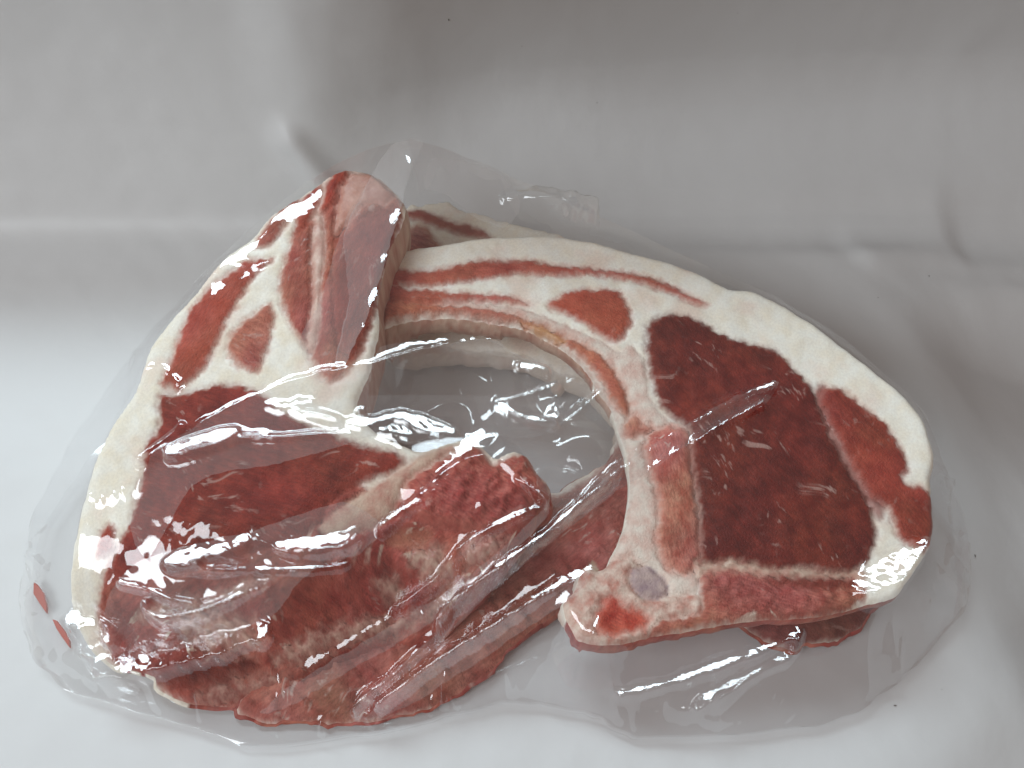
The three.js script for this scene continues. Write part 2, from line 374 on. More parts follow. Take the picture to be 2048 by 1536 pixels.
// the chop that lies below the others
const baseC = (x, z) => 0.0165 - 0.13 * z;
const sideFat = FAT;
const sideLean = lean({ c: lin('#a04a40'), c2: lin('#c08476'), freq: 150, marb: 0.6 });
const sideRib = pale({ c: lin('#dcc0aa'), c2: lin('#c08a78'), v: 1 });
makeChop({
  warpOut: 0.0013, name: 'raw_chop', label: 'raw chop mostly hidden beneath the two other chops', base: baseC, thick: 0.014, step: 0.0011, tex: 900, baseKind: FAT,
  out: [[815, 412], [836, 408], [860, 399], [892, 403], [925, 415], [1010, 440], [1200, 490], [1400, 570], [1600, 670], [1740, 800], [1810, 900], [1810, 1060], [1764, 1195], [1730, 1246], [1693, 1273], [1650, 1283], [1612, 1287], [1600, 1304], [1582, 1300], [1540, 1280], [1505, 1262], [1450, 1236], [1300, 1225], [1180, 1212], [1110, 1226], [1040, 1278], [970, 1346], [900, 1394], [815, 1424], [700, 1444], [520, 1438], [470, 1405], [600, 1250], [800, 1120], [960, 1000], [1080, 990], [1170, 950], [1225, 905], [1238, 850], [1195, 790], [1140, 748], [1070, 722], [1000, 706], [900, 700], [830, 706], [770, 700], [745, 560]],
  parts: [
    { name: 'muscle', kind: lean({ c: lin('#93403a'), c2: lin('#b0685c'), marb: 0.4 }), poly: [[812, 422], [838, 421], [872, 430], [905, 443], [940, 450], [975, 466], [985, 480], [940, 474], [880, 458], [835, 440], [812, 438]] },
    { name: 'muscle', kind: lean({ c: lin('#b9867a'), c2: lin('#c9a592'), marb: 0.3 }), poly: [[808, 470], [835, 448], [860, 460], [880, 490], [930, 540], [800, 560]] },
    { name: 'muscle', kind: lean({ c: lin('#a35a52'), c2: lin('#c08a80'), c3: lin('#6e2e2a'), marb: 1, freq: 110, bulge: 0.0008, lump: 0.0026, fib: -0.6 }), poly: [[1245, 880], [1180, 955], [1085, 1000], [960, 1010], [800, 1130], [600, 1260], [470, 1405], [520, 1445], [700, 1450], [850, 1424], [1000, 1378], [1115, 1322], [1190, 1255], [1300, 1240], [1400, 1100], [1350, 900]] },
    { name: 'muscle', kind: lean({ c: lin('#6c3532'), c2: lin('#8e5852'), bulge: 0.0015 }), poly: [[1440, 1200], [1505, 1266], [1585, 1306], [1604, 1308], [1616, 1290], [1700, 1276], [1740, 1246], [1775, 1195], [1780, 1120], [1600, 1150]] },
    { name: 'fat_lump', mat: 'fat', kind: pale({ c: lin('#c9b49b'), c2: lin('#b08d7c') }), poly: [[1165, 1180], [1182, 1120], [1200, 1150], [1190, 1210], [1165, 1235], [1150, 1225]] },
  ],
  sideKind: (x, z) => (z > 0.03 ? sideLean : sideFat),
});

// the large chop with the white fat rim on the right
const baseA = (x, z) => 0.0375 - 0.13 * z + 0.012 * smooth(-0.03, -0.0, z) * 0 - 0.02 * Math.max(0, x - 0.06);
const INNER_A = [[1214, 1129], [1231, 1095], [1252, 1040], [1260, 972], [1255, 921], [1245, 876], [1224, 818], [1197, 781], [1183, 752], [1147, 711], [1106, 681], [1055, 657], [993, 643], [942, 635], [894, 631], [839, 635], [791, 643], [764, 653]];
const dk = { c: lin('#641b14'), c2: lin('#87382b'), c3: lin('#450d08') };
makeChop({
  name: 'raw_chop_001', label: 'large curved raw chop with thick white fat rim and dark red eye', base: baseA, thick: 0.0185, step: 0.00062, tex: 1500, baseKind: FAT,
  out: [[769, 511], [791, 501], [839, 491], [890, 486], [942, 475], [1010, 470], [1096, 467], [1181, 479], [1249, 497], [1318, 514], [1400, 543], [1455, 574], [1506, 579], [1558, 602], [1626, 643], [1694, 694], [1763, 749], [1814, 793], [1848, 837], [1869, 896], [1872, 930], [1864, 958], [1868, 1005], [1871, 1046], [1864, 1084], [1847, 1118], [1813, 1166], [1792, 1193], [1740, 1205], [1686, 1222], [1608, 1234], [1556, 1236], [1505, 1240], [1437, 1250], [1368, 1260], [1300, 1272], [1240, 1284], [1197, 1287], [1159, 1279], [1146, 1258], [1132, 1235], [1128, 1200], [1150, 1180], [1172, 1128], [1195, 1140], ...INNER_A, [761, 592], [766, 541]],
  parts: [
    { name: 'pale_rib', mat: 'bone', kind: pale({ c: lin('#eaddcf'), c2: lin('#d8aa9b'), v: 0.7 }), poly: [[905, 601], [970, 606], [1030, 612], [1080, 628], [1140, 652], [1200, 680], [1235, 700], [1262, 690], [1290, 720], [1300, 790], [1335, 838], [1380, 850], [1395, 920], [1405, 1130], [1380, 1200], [1300, 1200], [1210, 1140], [1231, 1095], [1252, 1040], [1260, 972], [1255, 921], [1245, 876], [1224, 818], [1197, 781], [1150, 712], [1055, 657], [942, 635], [880, 625]] },
    { name: 'muscle', kind: lean({ c: lin('#b05a4e'), c2: lin('#c47868'), c3: lin('#94473d'), marb: 0.35, fib: 0.1 }), poly: [[758, 541], [839, 541], [890, 535], [942, 523], [1010, 520], [1061, 520], [1113, 529], [1181, 534], [1250, 543], [1291, 550], [1335, 567], [1380, 588], [1415, 610], [1380, 606], [1352, 592], [1318, 581], [1284, 567], [1250, 559], [1181, 549], [1113, 551], [1044, 547], [993, 554], [942, 562], [908, 566], [870, 572], [820, 570], [800, 566], [812, 576], [850, 577], [890, 582], [976, 587], [1020, 592], [1062, 609], [1020, 606], [970, 603], [900, 603], [850, 612], [758, 606]] },
    { name: 'inner_muscle', kind: lean({ c: lin('#b06455'), c2: lin('#c98a72'), c3: lin('#9a4a3c'), marb: 0.4, fib: 0.5 }), poly: [[758, 600], [830, 604], [905, 609], [960, 614], [1010, 624], [1060, 638], [1100, 654], [1150, 680], [1190, 702], [1222, 728], [1246, 770], [1262, 815], [1250, 830], [1228, 805], [1208, 768], [1188, 738], [1150, 704], [1106, 673], [1055, 650], [993, 637], [894, 625], [800, 637], [758, 650]] },
    { name: 'yellow_fat', mat: 'fat', kind: pale({ c: lin('#cf9d6a'), c2: lin('#c27f55'), soft: 0.0014 }), poly: [[1040, 642], [1090, 655], [1130, 678], [1115, 680], [1070, 660]] },
    { name: 'small_muscle', kind: lean({ c: lin('#ad5342'), c2: lin('#c06a58'), c3: lin('#983f33'), bulge: 0.0012 }), poly: [[1094, 612], [1123, 592], [1154, 580], [1198, 578], [1236, 582], [1256, 612], [1263, 643], [1249, 670], [1229, 686], [1198, 670], [1164, 646], [1130, 629]] },
    { name: 'rib_muscle', kind: lean({ c: lin('#b5685c'), c2: lin('#d3a092'), c3: lin('#9c4a42'), marb: 0.9, fib: 1.45, freq: 190, marbc: [0.75, 0.6, 0.52] }), poly: [[1300, 866], [1340, 850], [1378, 862], [1385, 920], [1392, 990], [1402, 1060], [1400, 1128], [1370, 1150], [1330, 1130], [1312, 1080], [1318, 1010], [1300, 940], [1290, 900]] },
    { name: 'rib_muscle', kind: lean({ c: lin('#c0776a'), c2: lin('#d6a396'), marb: 0.5, fib: 1.3 }), poly: [[1250, 842], [1272, 828], [1285, 848], [1300, 846], [1310, 856], [1290, 866], [1262, 876], [1250, 866]] },
    { name: 'seam', mat: 'fat', kind: pale({ c: lin('#c39a90'), c2: lin('#8f5f58'), soft: 0.0012 }), poly: [[1628, 792], [1650, 770], [1690, 860], [1735, 960], [1772, 1005], [1760, 1040], [1715, 985], [1668, 900]] },
    { name: 'seam', mat: 'fat', kind: pale({ c: lin('#dec7b2'), c2: lin('#b67e6e'), soft: 0.0012, freq: 220 }), poly: [[1390, 1116], [1470, 1112], [1600, 1132], [1712, 1134], [1730, 1160], [1600, 1160], [1470, 1150], [1398, 1158]] },
    { name: 'eye_muscle', kind: lean({ ...dk, bulge: 0.0013, marb: 0.55, fib: 0.9 }), label: 'dark red eye muscle', poly: [[1294, 653], [1312, 636], [1339, 629], [1380, 632], [1421, 653], [1455, 673], [1503, 687], [1551, 701], [1585, 732], [1612, 759], [1633, 793], [1650, 837], [1666, 879], [1703, 947], [1731, 991], [1748, 1039], [1751, 1090], [1734, 1125], [1710, 1142], [1659, 1142], [1590, 1138], [1539, 1138], [1505, 1128], [1464, 1121], [1413, 1128], [1399, 1118], [1399, 1039], [1389, 964], [1382, 916], [1380, 862], [1366, 845], [1339, 831], [1318, 807], [1301, 759], [1293, 708]] },
    { name: 'cap_muscle', kind: lean({ c: lin('#93392e'), c2: lin('#aa5243'), c3: lin('#6e231d'), bulge: 0.0011, fib: 1.0 }), poly: [[1640, 786], [1664, 774], [1691, 783], [1729, 814], [1773, 848], [1797, 885], [1816, 923], [1816, 944], [1803, 957], [1820, 971], [1847, 974], [1864, 991], [1876, 1032], [1874, 1067], [1850, 1100], [1813, 1086], [1792, 1067], [1785, 1036], [1772, 1012], [1741, 991], [1722, 961], [1696, 913], [1672, 868], [1652, 834]] },
    { name: 'lower_muscle', kind: lean({ c: lin('#a35a50'), c2: lin('#c2887a'), c3: lin('#6e2a26'), marb: 1, fib: 0.25, freq: 230, lump: 0.0014, bulge: 0.0004, marbc: [0.66, 0.52, 0.43] }), poly: [[1405, 1148], [1470, 1138], [1560, 1152], [1660, 1158], [1715, 1154], [1735, 1190], [1690, 1226], [1600, 1240], [1500, 1246], [1410, 1254], [1300, 1278], [1240, 1290], [1290, 1262], [1310, 1236], [1395, 1220]] },
    { name: 'lower_muscle', kind: lean({ ...dk, c: lin('#70261f'), marb: 0.5, fib: 0.2 }), poly: [[1540, 1152], [1600, 1153], [1700, 1158], [1712, 1172], [1660, 1176], [1600, 1170], [1555, 1168]] },
    { name: 'joint_sinew', mat: 'bone', kind: pale({ c: lin('#e3cdbd'), c2: lin('#c07c6c'), v: 0.9, freq: 200, lump: 0.001 }), poly: [[1122, 1200], [1146, 1180], [1168, 1122], [1214, 1122], [1270, 1118], [1340, 1188], [1402, 1190], [1400, 1228], [1320, 1240], [1290, 1275], [1197, 1294], [1134, 1262]] },
    { name: 'sinew', mat: 'bone', kind: pale({ c: lin('#9a8288'), c2: lin('#c7b0a8'), v: 1 }), poly: [[1262, 1140], [1300, 1132], [1330, 1160], [1336, 1190], [1300, 1198], [1268, 1180]] },
    { name: 'marrow', kind: lean({ c: lin('#a8382a'), c2: lin('#cf6f5c'), c3: lin('#861f15'), marb: 0.1, bulge: -0.0012, freq: 260 }), label: 'bright red marrow pit', poly: [[1190, 1241], [1210, 1200], [1231, 1190], [1250, 1211], [1300, 1235], [1284, 1256], [1231, 1269], [1204, 1265]] },
  ],
  sideKind: (x, z, t, gx, gz) => (gz < 0.35 ? sideFat : z > 0.055 ? sideLean : sideRib),   // fat outside, rib inside the curve, meat along the sawn end
  tuck: 0.016,
});

// the chop on the left, tilted up at the back, its sawn bone turned to the front
const baseB0 = (x, z) => 0.046 - 0.23 * z + 0.03 * (x + 0.07);
const RIDGE = [[150, 1135], [230, 1150], [330, 1185], [480, 1150], [600, 1130], [700, 1080], [780, 1040], [860, 1045], [960, 1060], [1040, 1040], [1110, 985]].map(([x, y]) => onHeight(x, y, baseB0));
const ridgeZ = (x) => { for (let k = 0; k < RIDGE.length - 1; k++) if (x <= RIDGE[k + 1][0] || k === RIDGE.length - 2) return lerp(RIDGE[k][1], RIDGE[k + 1][1], (x - RIDGE[k][0]) / (RIDGE[k + 1][0] - RIDGE[k][0])); };
const baseB = (x, z) => { const w = 0.0035, e = z - ridgeZ(clamp(x, RIDGE[0][0], RIDGE[RIDGE.length - 1][0])), s = e > 0.04 ? e : w * Math.log(1 + Math.exp(e / w)); return Math.max(0.003, baseB0(x, z) - 0.95 * s); };
const frontKind = lean({ c: lin('#94423a'), c2: lin('#bd7468'), c3: lin('#5c1d18'), marb: 1, freq: 130, lump: 0.0016, bulge: 0.0004, marbc: [0.66, 0.50, 0.40], fib: -0.5 });
makeChop({
  name: 'raw_chop_002', label: 'tilted raw chop with yellowish fat edge and ragged sawn backbone', base: baseB, thick: 0.024, step: 0.00068, tex: 1500, baseKind: { ...FAT, c: lin('#f9f6ea'), c2: lin('#f1e5cc') },
  out: [[608, 381], [634, 363], [668, 342], [703, 335], [737, 339], [764, 353], [791, 380], [810, 407], [803, 441], [785, 475], [768, 530], [756, 590], [757, 655], [750, 688], [740, 735], [722, 775], [712, 810], [735, 848], [790, 880], [841, 900], [889, 883], [944, 873], [968, 894], [990, 912], [1009, 904], [1033, 897], [1057, 911], [1074, 941], [1094, 962], [1101, 984], [1077, 1010], [1060, 1050], [1010, 1120], [960, 1180], [900, 1250], [860, 1310], [790, 1365], [680, 1420], [600, 1440], [523, 1436], [478, 1415], [376, 1405], [312, 1375], [300, 1350], [230, 1330], [185, 1300], [150, 1245], [137, 1197], [140, 1120], [161, 1008], [191, 912], [232, 830], [267, 780], [284, 734], [301, 685], [342, 631], [396, 576], [444, 514], [506, 467], [547, 422]],
  parts: [
    { name: 'muscle', kind: lean({ c: lin('#ad6256'), c2: lin('#c08374'), c3: lin('#8e463c'), marb: 0.8, fib: 1.9, marbc: [0.66, 0.5, 0.45] }), poly: [[600, 440], [640, 430], [700, 350], [745, 345], [790, 385], [806, 410], [795, 450], [775, 500], [755, 580], [740, 640], [712, 720], [660, 768], [615, 700], [580, 650], [558, 585], [566, 530], [582, 480]] },
    { name: 'muscle', kind: lean({ c: lin('#a25a4e'), c2: lin('#b8796c'), marb: 0.5, fib: -0.8 }), poly: [[509, 486], [547, 432], [581, 400], [600, 393], [595, 419], [574, 446], [547, 486], [523, 496]] },
    { name: 'fat_streak', mat: 'fat', kind: pale({ c: lin('#e2c6b6'), c2: lin('#c08a7c'), soft: 0.0012 }), poly: [[628, 440], [645, 430], [652, 500], [643, 560], [642, 640], [626, 705], [612, 680], [624, 600], [622, 520]] },
    { name: 'fat_streak', mat: 'fat', kind: pale({ c: lin('#d3a594'), c2: lin('#b87a6a'), soft: 0.0014 }), poly: [[692, 350], [740, 343], [785, 383], [770, 410], [735, 405], [700, 440], [668, 470], [676, 400]] },
    { name: 'muscle', kind: lean({ c: lin('#8a3a30'), c2: lin('#a3584b'), marb: 0.6, fib: 1.9 }), poly: [[670, 480], [712, 445], [762, 420], [800, 415], [788, 470], [765, 540], [745, 640], [715, 715], [680, 690], [668, 600]] },
    { name: 'muscle', kind: lean({ c: lin('#a34535'), c2: lin('#b5604f'), fib: -1.1 }), poly: [[606, 392], [643, 364], [640, 391], [627, 432], [592, 470], [592, 436]] },
    { name: 'muscle', kind: lean({ c: lin('#a63f2c'), c2: lin('#b85a45'), fib: -1.1 }), poly: [[638, 420], [655, 359], [675, 342], [702, 338], [684, 370], [665, 411], [651, 424]] },
    { name: 'outer_muscle', kind: lean({ c: lin('#a9503f'), c2: lin('#b8675a'), c3: lin('#934033'), bulge: 0.001, marb: 0.15, fib: -1.0 }), poly: [[506, 520], [492, 518], [461, 545], [410, 583], [376, 627], [355, 678], [340, 723], [328, 750], [322, 770], [359, 781], [383, 760], [417, 722], [444, 661], [478, 603], [512, 552], [545, 517]] },
    { name: 'small_muscle', kind: lean({ c: lin('#b06a5e'), c2: lin('#c58a7c'), bulge: 0.001, marb: 0.4 }), poly: [[537, 608], [548, 627], [541, 678], [526, 725], [513, 745], [478, 734], [455, 706], [461, 668], [496, 637]] },
    { name: 'front_meat', kind: frontKind, label: 'dark ragged sawn side of the chop', poly: [[208, 1140], [245, 1085], [300, 1060], [480, 1040], [600, 1000], [690, 960], [770, 990], [860, 1000], [960, 1000], [1050, 990], [1110, 985], [1080, 1060], [960, 1200], [860, 1320], [790, 1380], [600, 1450], [478, 1425], [370, 1412], [300, 1360], [232, 1335], [196, 1240]] },
    { name: 'eye_muscle', kind: lean({ c: lin('#7c2a21'), c2: lin('#9c4639'), c3: lin('#581913'), bulge: 0.0013, marb: 0.55, fib: 0.3 }), poly: [[318, 790], [359, 789], [410, 773], [461, 768], [510, 780], [540, 800], [580, 830], [640, 858], [720, 888], [800, 908], [805, 935], [740, 960], [690, 985], [655, 1010], [640, 1040], [600, 1075], [480, 1110], [400, 1130], [330, 1150], [255, 1165], [225, 1130], [240, 1090], [262, 1040], [272, 990], [284, 946], [291, 891], [318, 854]] },
    { name: 'edge_muscle', kind: lean({ c: lin('#9a3524'), c2: lin('#ac4f3c'), marb: 0.2 }), poly: [[212, 1049], [232, 1066], [222, 1105], [191, 1125], [188, 1104]] },
    { name: 'front_meat', kind: lean({ ...dk, lump: 0.002, marb: 0.4 }), poly: [[300, 1345], [380, 1325], [480, 1310], [520, 1335], [430, 1365], [330, 1372]] },
    { name: 'torn_meat', kind: lean({ c: lin('#84302a'), c2: lin('#a3564a'), c3: lin('#5c1d18'), bulge: -0.0022, lump: 0.001, soft: 0.0016, warp: 0.0022 }), poly: [[560, 1185], [640, 1150], [700, 1180], [690, 1240], [620, 1295], [545, 1275]] },
    { name: 'torn_meat', kind: lean({ c: lin('#84302a'), c2: lin('#a3564a'), c3: lin('#5c1d18'), bulge: -0.0024, lump: 0.001, soft: 0.0016, warp: 0.0022 }), poly: [[705, 1125], [775, 1112], [825, 1165], [800, 1225], [740, 1235], [700, 1190]] },
    { name: 'torn_meat', kind: lean({ c: lin('#84302a'), c2: lin('#a3564a'), c3: lin('#5c1d18'), bulge: -0.0016, soft: 0.0016, warp: 0.0022 }), poly: [[620, 1330], [700, 1290], [770, 1270], [790, 1310], [700, 1370], [630, 1390]] },
    { name: 'sinew', mat: 'bone', kind: pale({ c: lin('#cfa896'), c2: lin('#9a5a4e'), v: 1, soft: 0.002, warp: 0.0016, bulge: 0.0009, freq: 260 }), poly: [[545, 1315], [640, 1262], [720, 1240], [800, 1238], [870, 1200], [905, 1160], [890, 1215], [800, 1265], [690, 1285], [600, 1330]] },
    { name: 'sinew', mat: 'bone', kind: pale({ c: lin('#d6b6a4'), c2: lin('#a6685c'), v: 1, soft: 0.002, warp: 0.0014, bulge: 0.0008, freq: 260 }), poly: [[270, 1240], [330, 1205], [420, 1190], [520, 1150], [540, 1165], [440, 1212], [340, 1235]] },
    { name: 'sinew', mat: 'bone', kind: pale({ c: lin('#c99c8c'), c2: lin('#96544a'), v: 1, soft: 0.002, warp: 0.0016, bulge: 0.0008, freq: 260 }), poly: [[390, 1395], [470, 1360], [560, 1350], [590, 1370], [500, 1392], [440, 1410]] },
    { name: 'fat_lump', mat: 'fat', kind: pale({ c: lin('#dcb8a6'), c2: lin('#ac6c60'), soft: 0.003, warp: 0.0022, freq: 300, lump: 0.002, bulge: 0.001 }), poly: [[350, 1235], [420, 1222], [500, 1245], [520, 1290], [470, 1300], [380, 1275]] },
    { name: 'fat_lump', mat: 'fat', kind: pale({ c: lin('#d8baa6'), c2: lin('#a5685c'), soft: 0.003, warp: 0.0022, freq: 300, lump: 0.002, bulge: 0.0008 }), poly: [[822, 1105], [850, 1092], [885, 1108], [905, 1135], [880, 1155], [840, 1145]] },
    { name: 'fat_lump', mat: 'fat', kind: pale({ c: lin('#d9b4a4'), c2: lin('#ad6c60'), soft: 0.003, warp: 0.0022, freq: 300, lump: 0.002, bulge: 0.0008 }), poly: [[925, 1092], [960, 1078], [1005, 1080], [990, 1108], [945, 1135], [935, 1115]] },
    { name: 'fat_lump', mat: 'fat', kind: pale({ c: lin('#d2b09c'), c2: lin('#9e6054'), soft: 0.003, warp: 0.0022, freq: 300, lump: 0.002, bulge: 0.0008 }), poly: [[760, 1165], [790, 1160], [800, 1185], [775, 1195]] },
    { name: 'pale_rib', mat: 'bone', kind: pale({ c: lin('#d2b7a2'), c2: lin('#b98474'), v: 1, soft: 0.0012, bulge: 0.0006 }), poly: [[640, 1050], [700, 1000], [770, 955], [815, 925], [850, 905], [900, 885], [925, 890], [860, 930], [805, 980], [780, 1035], [720, 1062], [660, 1075]] },
    { name: 'backbone', mat: 'bone', kind: lean({ c: lin('#a34d46'), c2: lin('#bd7a6e'), c3: lin('#7c332d'), freq: 300, lump: 0.0022, bulge: 0.0018, marb: 0.6 }), poly: [[804, 978], [830, 950], [870, 925], [920, 897], [945, 885], [968, 905], [985, 925], [1010, 915], [1040, 905], [1060, 915], [1080, 945], [1098, 975], [1075, 1015], [1040, 1055], [960, 1062], [900, 1055], [840, 1040], [808, 1010]] },
    { name: 'bone_hollow', kind: lean({ c: lin('#94423a'), c2: lin('#b98a72'), c3: lin('#6c2a22'), bulge: -0.003, lump: 0.001, marb: 0.3 }), poly: [[772, 1078], [800, 1060], [850, 1055], [860, 1075], [830, 1098], [790, 1095]] },
  ],
  drop: (x, z) => Math.max(0.001, Math.min(baseB0(x, z) - 0.026, 0.03)),
  sideKind: (x, z, t, gx) => (gx < -0.2 ? sideFat : z > 0.035 ? sideLean : sideRib),
});

// two thin red scraps inside the bag's left edge
const scrapMat = new THREE.MeshPhysicalMaterial({ color: new THREE.Color('#ad4022'), roughness: 0.35 });
[[[61, 1160], [66, 1163], [80, 1182], [86, 1208], [85, 1220], [74, 1204], [60, 1182]], [[98, 1234], [106, 1237], [121, 1256], [131, 1276], [132, 1290], [118, 1270], [106, 1252]]].forEach((P, k) => {
  const Q = P.map(([x, y]) => onHeight(x, y, 0.004)), sh = new THREE.Shape(Q.map(([x, z]) => new THREE.Vector2(x, -z)));
  const geo = new THREE.ExtrudeGeometry(sh, { depth: 0.0006, bevelEnabled: true, bevelSize: 0.0001, bevelThickness: 0.0003, bevelSegments: 1 }); geo.rotateX(-Math.PI / 2); geo.translate(0, 0.0012, 0);
  const m = mesh(k ? 'meat_scrap_001' : 'meat_scrap', geo, scrapMat, scene);
  m.userData = { label: k ? 'red sliver of meat nearer the bag\'s bottom corner' : 'wider red sliver of meat against the bag\'s edge', category: 'meat scrap', group: 'meat slivers at the bag edge' };
});

// ------------------------------------------------------------------ the clear bag
{
  // border of the bag: pixel and height of the film there
  const B = [[38, 1207, 4], [51, 1101, 6], [55, 1086, 6], [68, 1025, 8], [103, 956, 10], [154, 864, 13], [205, 796, 17], [255, 725, 22], [310, 655, 28], [400, 556, 36], [510, 448, 45], [595, 378, 52], [650, 340, 58], [720, 305, 61], [780, 286, 62], [825, 278, 62], [900, 300, 60], [1000, 340, 57], [1100, 388, 53], [1250, 455, 47], [1400, 525, 42], [1550, 592, 36], [1700, 690, 30], [1850, 826, 24], [1888, 930, 18], [1900, 964, 14], [1926, 1032, 9], [1939, 1090, 6], [1940, 1160, 4], [1928, 1225, 3], [1873, 1284, 3], [1834, 1331, 3], [1776, 1381, 3], [1718, 1424, 3], [1640, 1451, 3], [1523, 1463, 3], [1386, 1471, 3], [1269, 1474, 3], [1231, 1457, 3], [1204, 1432, 3], [1150, 1420, 3], [1080, 1405, 3], [1000, 1402, 3], [920, 1424, 3], [830, 1446, 3], [740, 1466, 3], [600, 1485, 3], [478, 1491, 3], [410, 1463, 3], [325, 1436, 3], [239, 1412, 3], [130, 1381, 3], [79, 1334, 3], [60, 1305, 3], [45, 1250, 3]]
    .map(([px, py, h]) => { const y = h / 1000, [x, z] = onHeight(px, py, y); return [x, z, y]; });
  const BP = B.flatMap((a, i) => { const b = B[(i + 1) % B.length], o = 0.0006; return [0, 1, 2].map((k) => { const t = k / 3; return [lerp(a[0], b[0], t) + (k ? o * n2(i * 1.7 + k, 4) : 0), lerp(a[1], b[1], t) + (k ? o * n2(i * 1.7 + k, 9) : 0), lerp(a[2], b[2], t)]; }); });
  let ax = 1e9, bx = -1e9, az = 1e9, bz = -1e9;
  for (const p of BP) { ax = Math.min(ax, p[0]); bx = Math.max(bx, p[0]); az = Math.min(az, p[1]); bz = Math.max(bz, p[1]); }
  const edgeH = (x, z) => { const s = segDist(BP, x, z, true), a = BP[s.i], b = BP[(s.i + 1) % BP.length]; return lerp(a[2], b[2], s.t); };
  const topAt = (x, z) => { let h = 0.0015; for (const { g, y, fo } of chopTops) if (x > g.x0 && x < g.x1 && z > g.z0 && z < g.z1 && g.at(fo, x, z) < 0) h = Math.max(h, g.at(y, x, z)); return h; };
  // taut film over what is in the bag: smooth everywhere, never below what it covers
  const g0 = new Grid(ax - 0.006, az - 0.006, bx + 0.006, bz + 0.006, 0.0014);
  const f0 = g0.sdf(BP, 0, 0, 0.1), fixed = g0.make((x, z, q) => (f0[q] >= 0 ? edgeH(x, z) : -1)), low = g0.make((x, z) => topAt(x, z) + 0.0009);
  const F = g0.make((x, z, q) => (fixed[q] >= 0 ? fixed[q] : low[q]));
  for (let it = 0; it < 260; it++) for (let j = 1; j < g0.nz - 1; j++) for (let i = 1; i < g0.nx - 1; i++) {
    const k = j * g0.nx + i; if (fixed[k] >= 0) continue;
    const v = (F[k - 1] + F[k + 1] + F[k - g0.nx] + F[k + g0.nx]) / 4;
    F[k] = Math.max(low[k], F[k] + 1.7 * (v - F[k]));
  }
  const film0 = (x, z) => g0.cubic(F, x, z);
  const onFilm = (p) => onHeight(p[0], p[1], film0);
  const g = new Grid(ax - 0.003, az - 0.003, bx + 0.003, bz + 0.003, 0.00046);
  const fo = g.make((x, z) => g0.at(f0, x, z));
  const Y = g.make((x, z) => Math.max(film0(x, z), topAt(x, z) + 0.0005));
  for (let it = 0; it < 3; it++) { const Z = Y.slice(); for (let j = 1; j < g.nz - 1; j++) for (let i = 1; i < g.nx - 1; i++) { const k = j * g.nx + i; Y[k] = (Z[k] * 2 + Z[k - 1] + Z[k + 1] + Z[k - g.nx] + Z[k + g.nx]) / 6; } }
  const add = (P, reach, fn) => {
    let x0 = 1e9, x1 = -1e9, z0 = 1e9, z1 = -1e9;
    for (const p of P) { x0 = Math.min(x0, p[0]); x1 = Math.max(x1, p[0]); z0 = Math.min(z0, p[1]); z1 = Math.max(z1, p[1]); }
    const i0 = Math.max(0, Math.floor((x0 - reach - g.x0) / g.step)), i1 = Math.min(g.nx - 1, Math.ceil((x1 + reach - g.x0) / g.step)), j0 = Math.max(0, Math.floor((z0 - reach - g.z0) / g.step)), j1 = Math.min(g.nz - 1, Math.ceil((z1 + reach - g.z0) / g.step));
    for (let j = j0; j <= j1; j++) for (let i = i0; i <= i1; i++) { const k = j * g.nx + i; if (fo[k] < 0.002) Y[k] += fn(g.x0 + i * g.step, g.z0 + j * g.step); }
  };
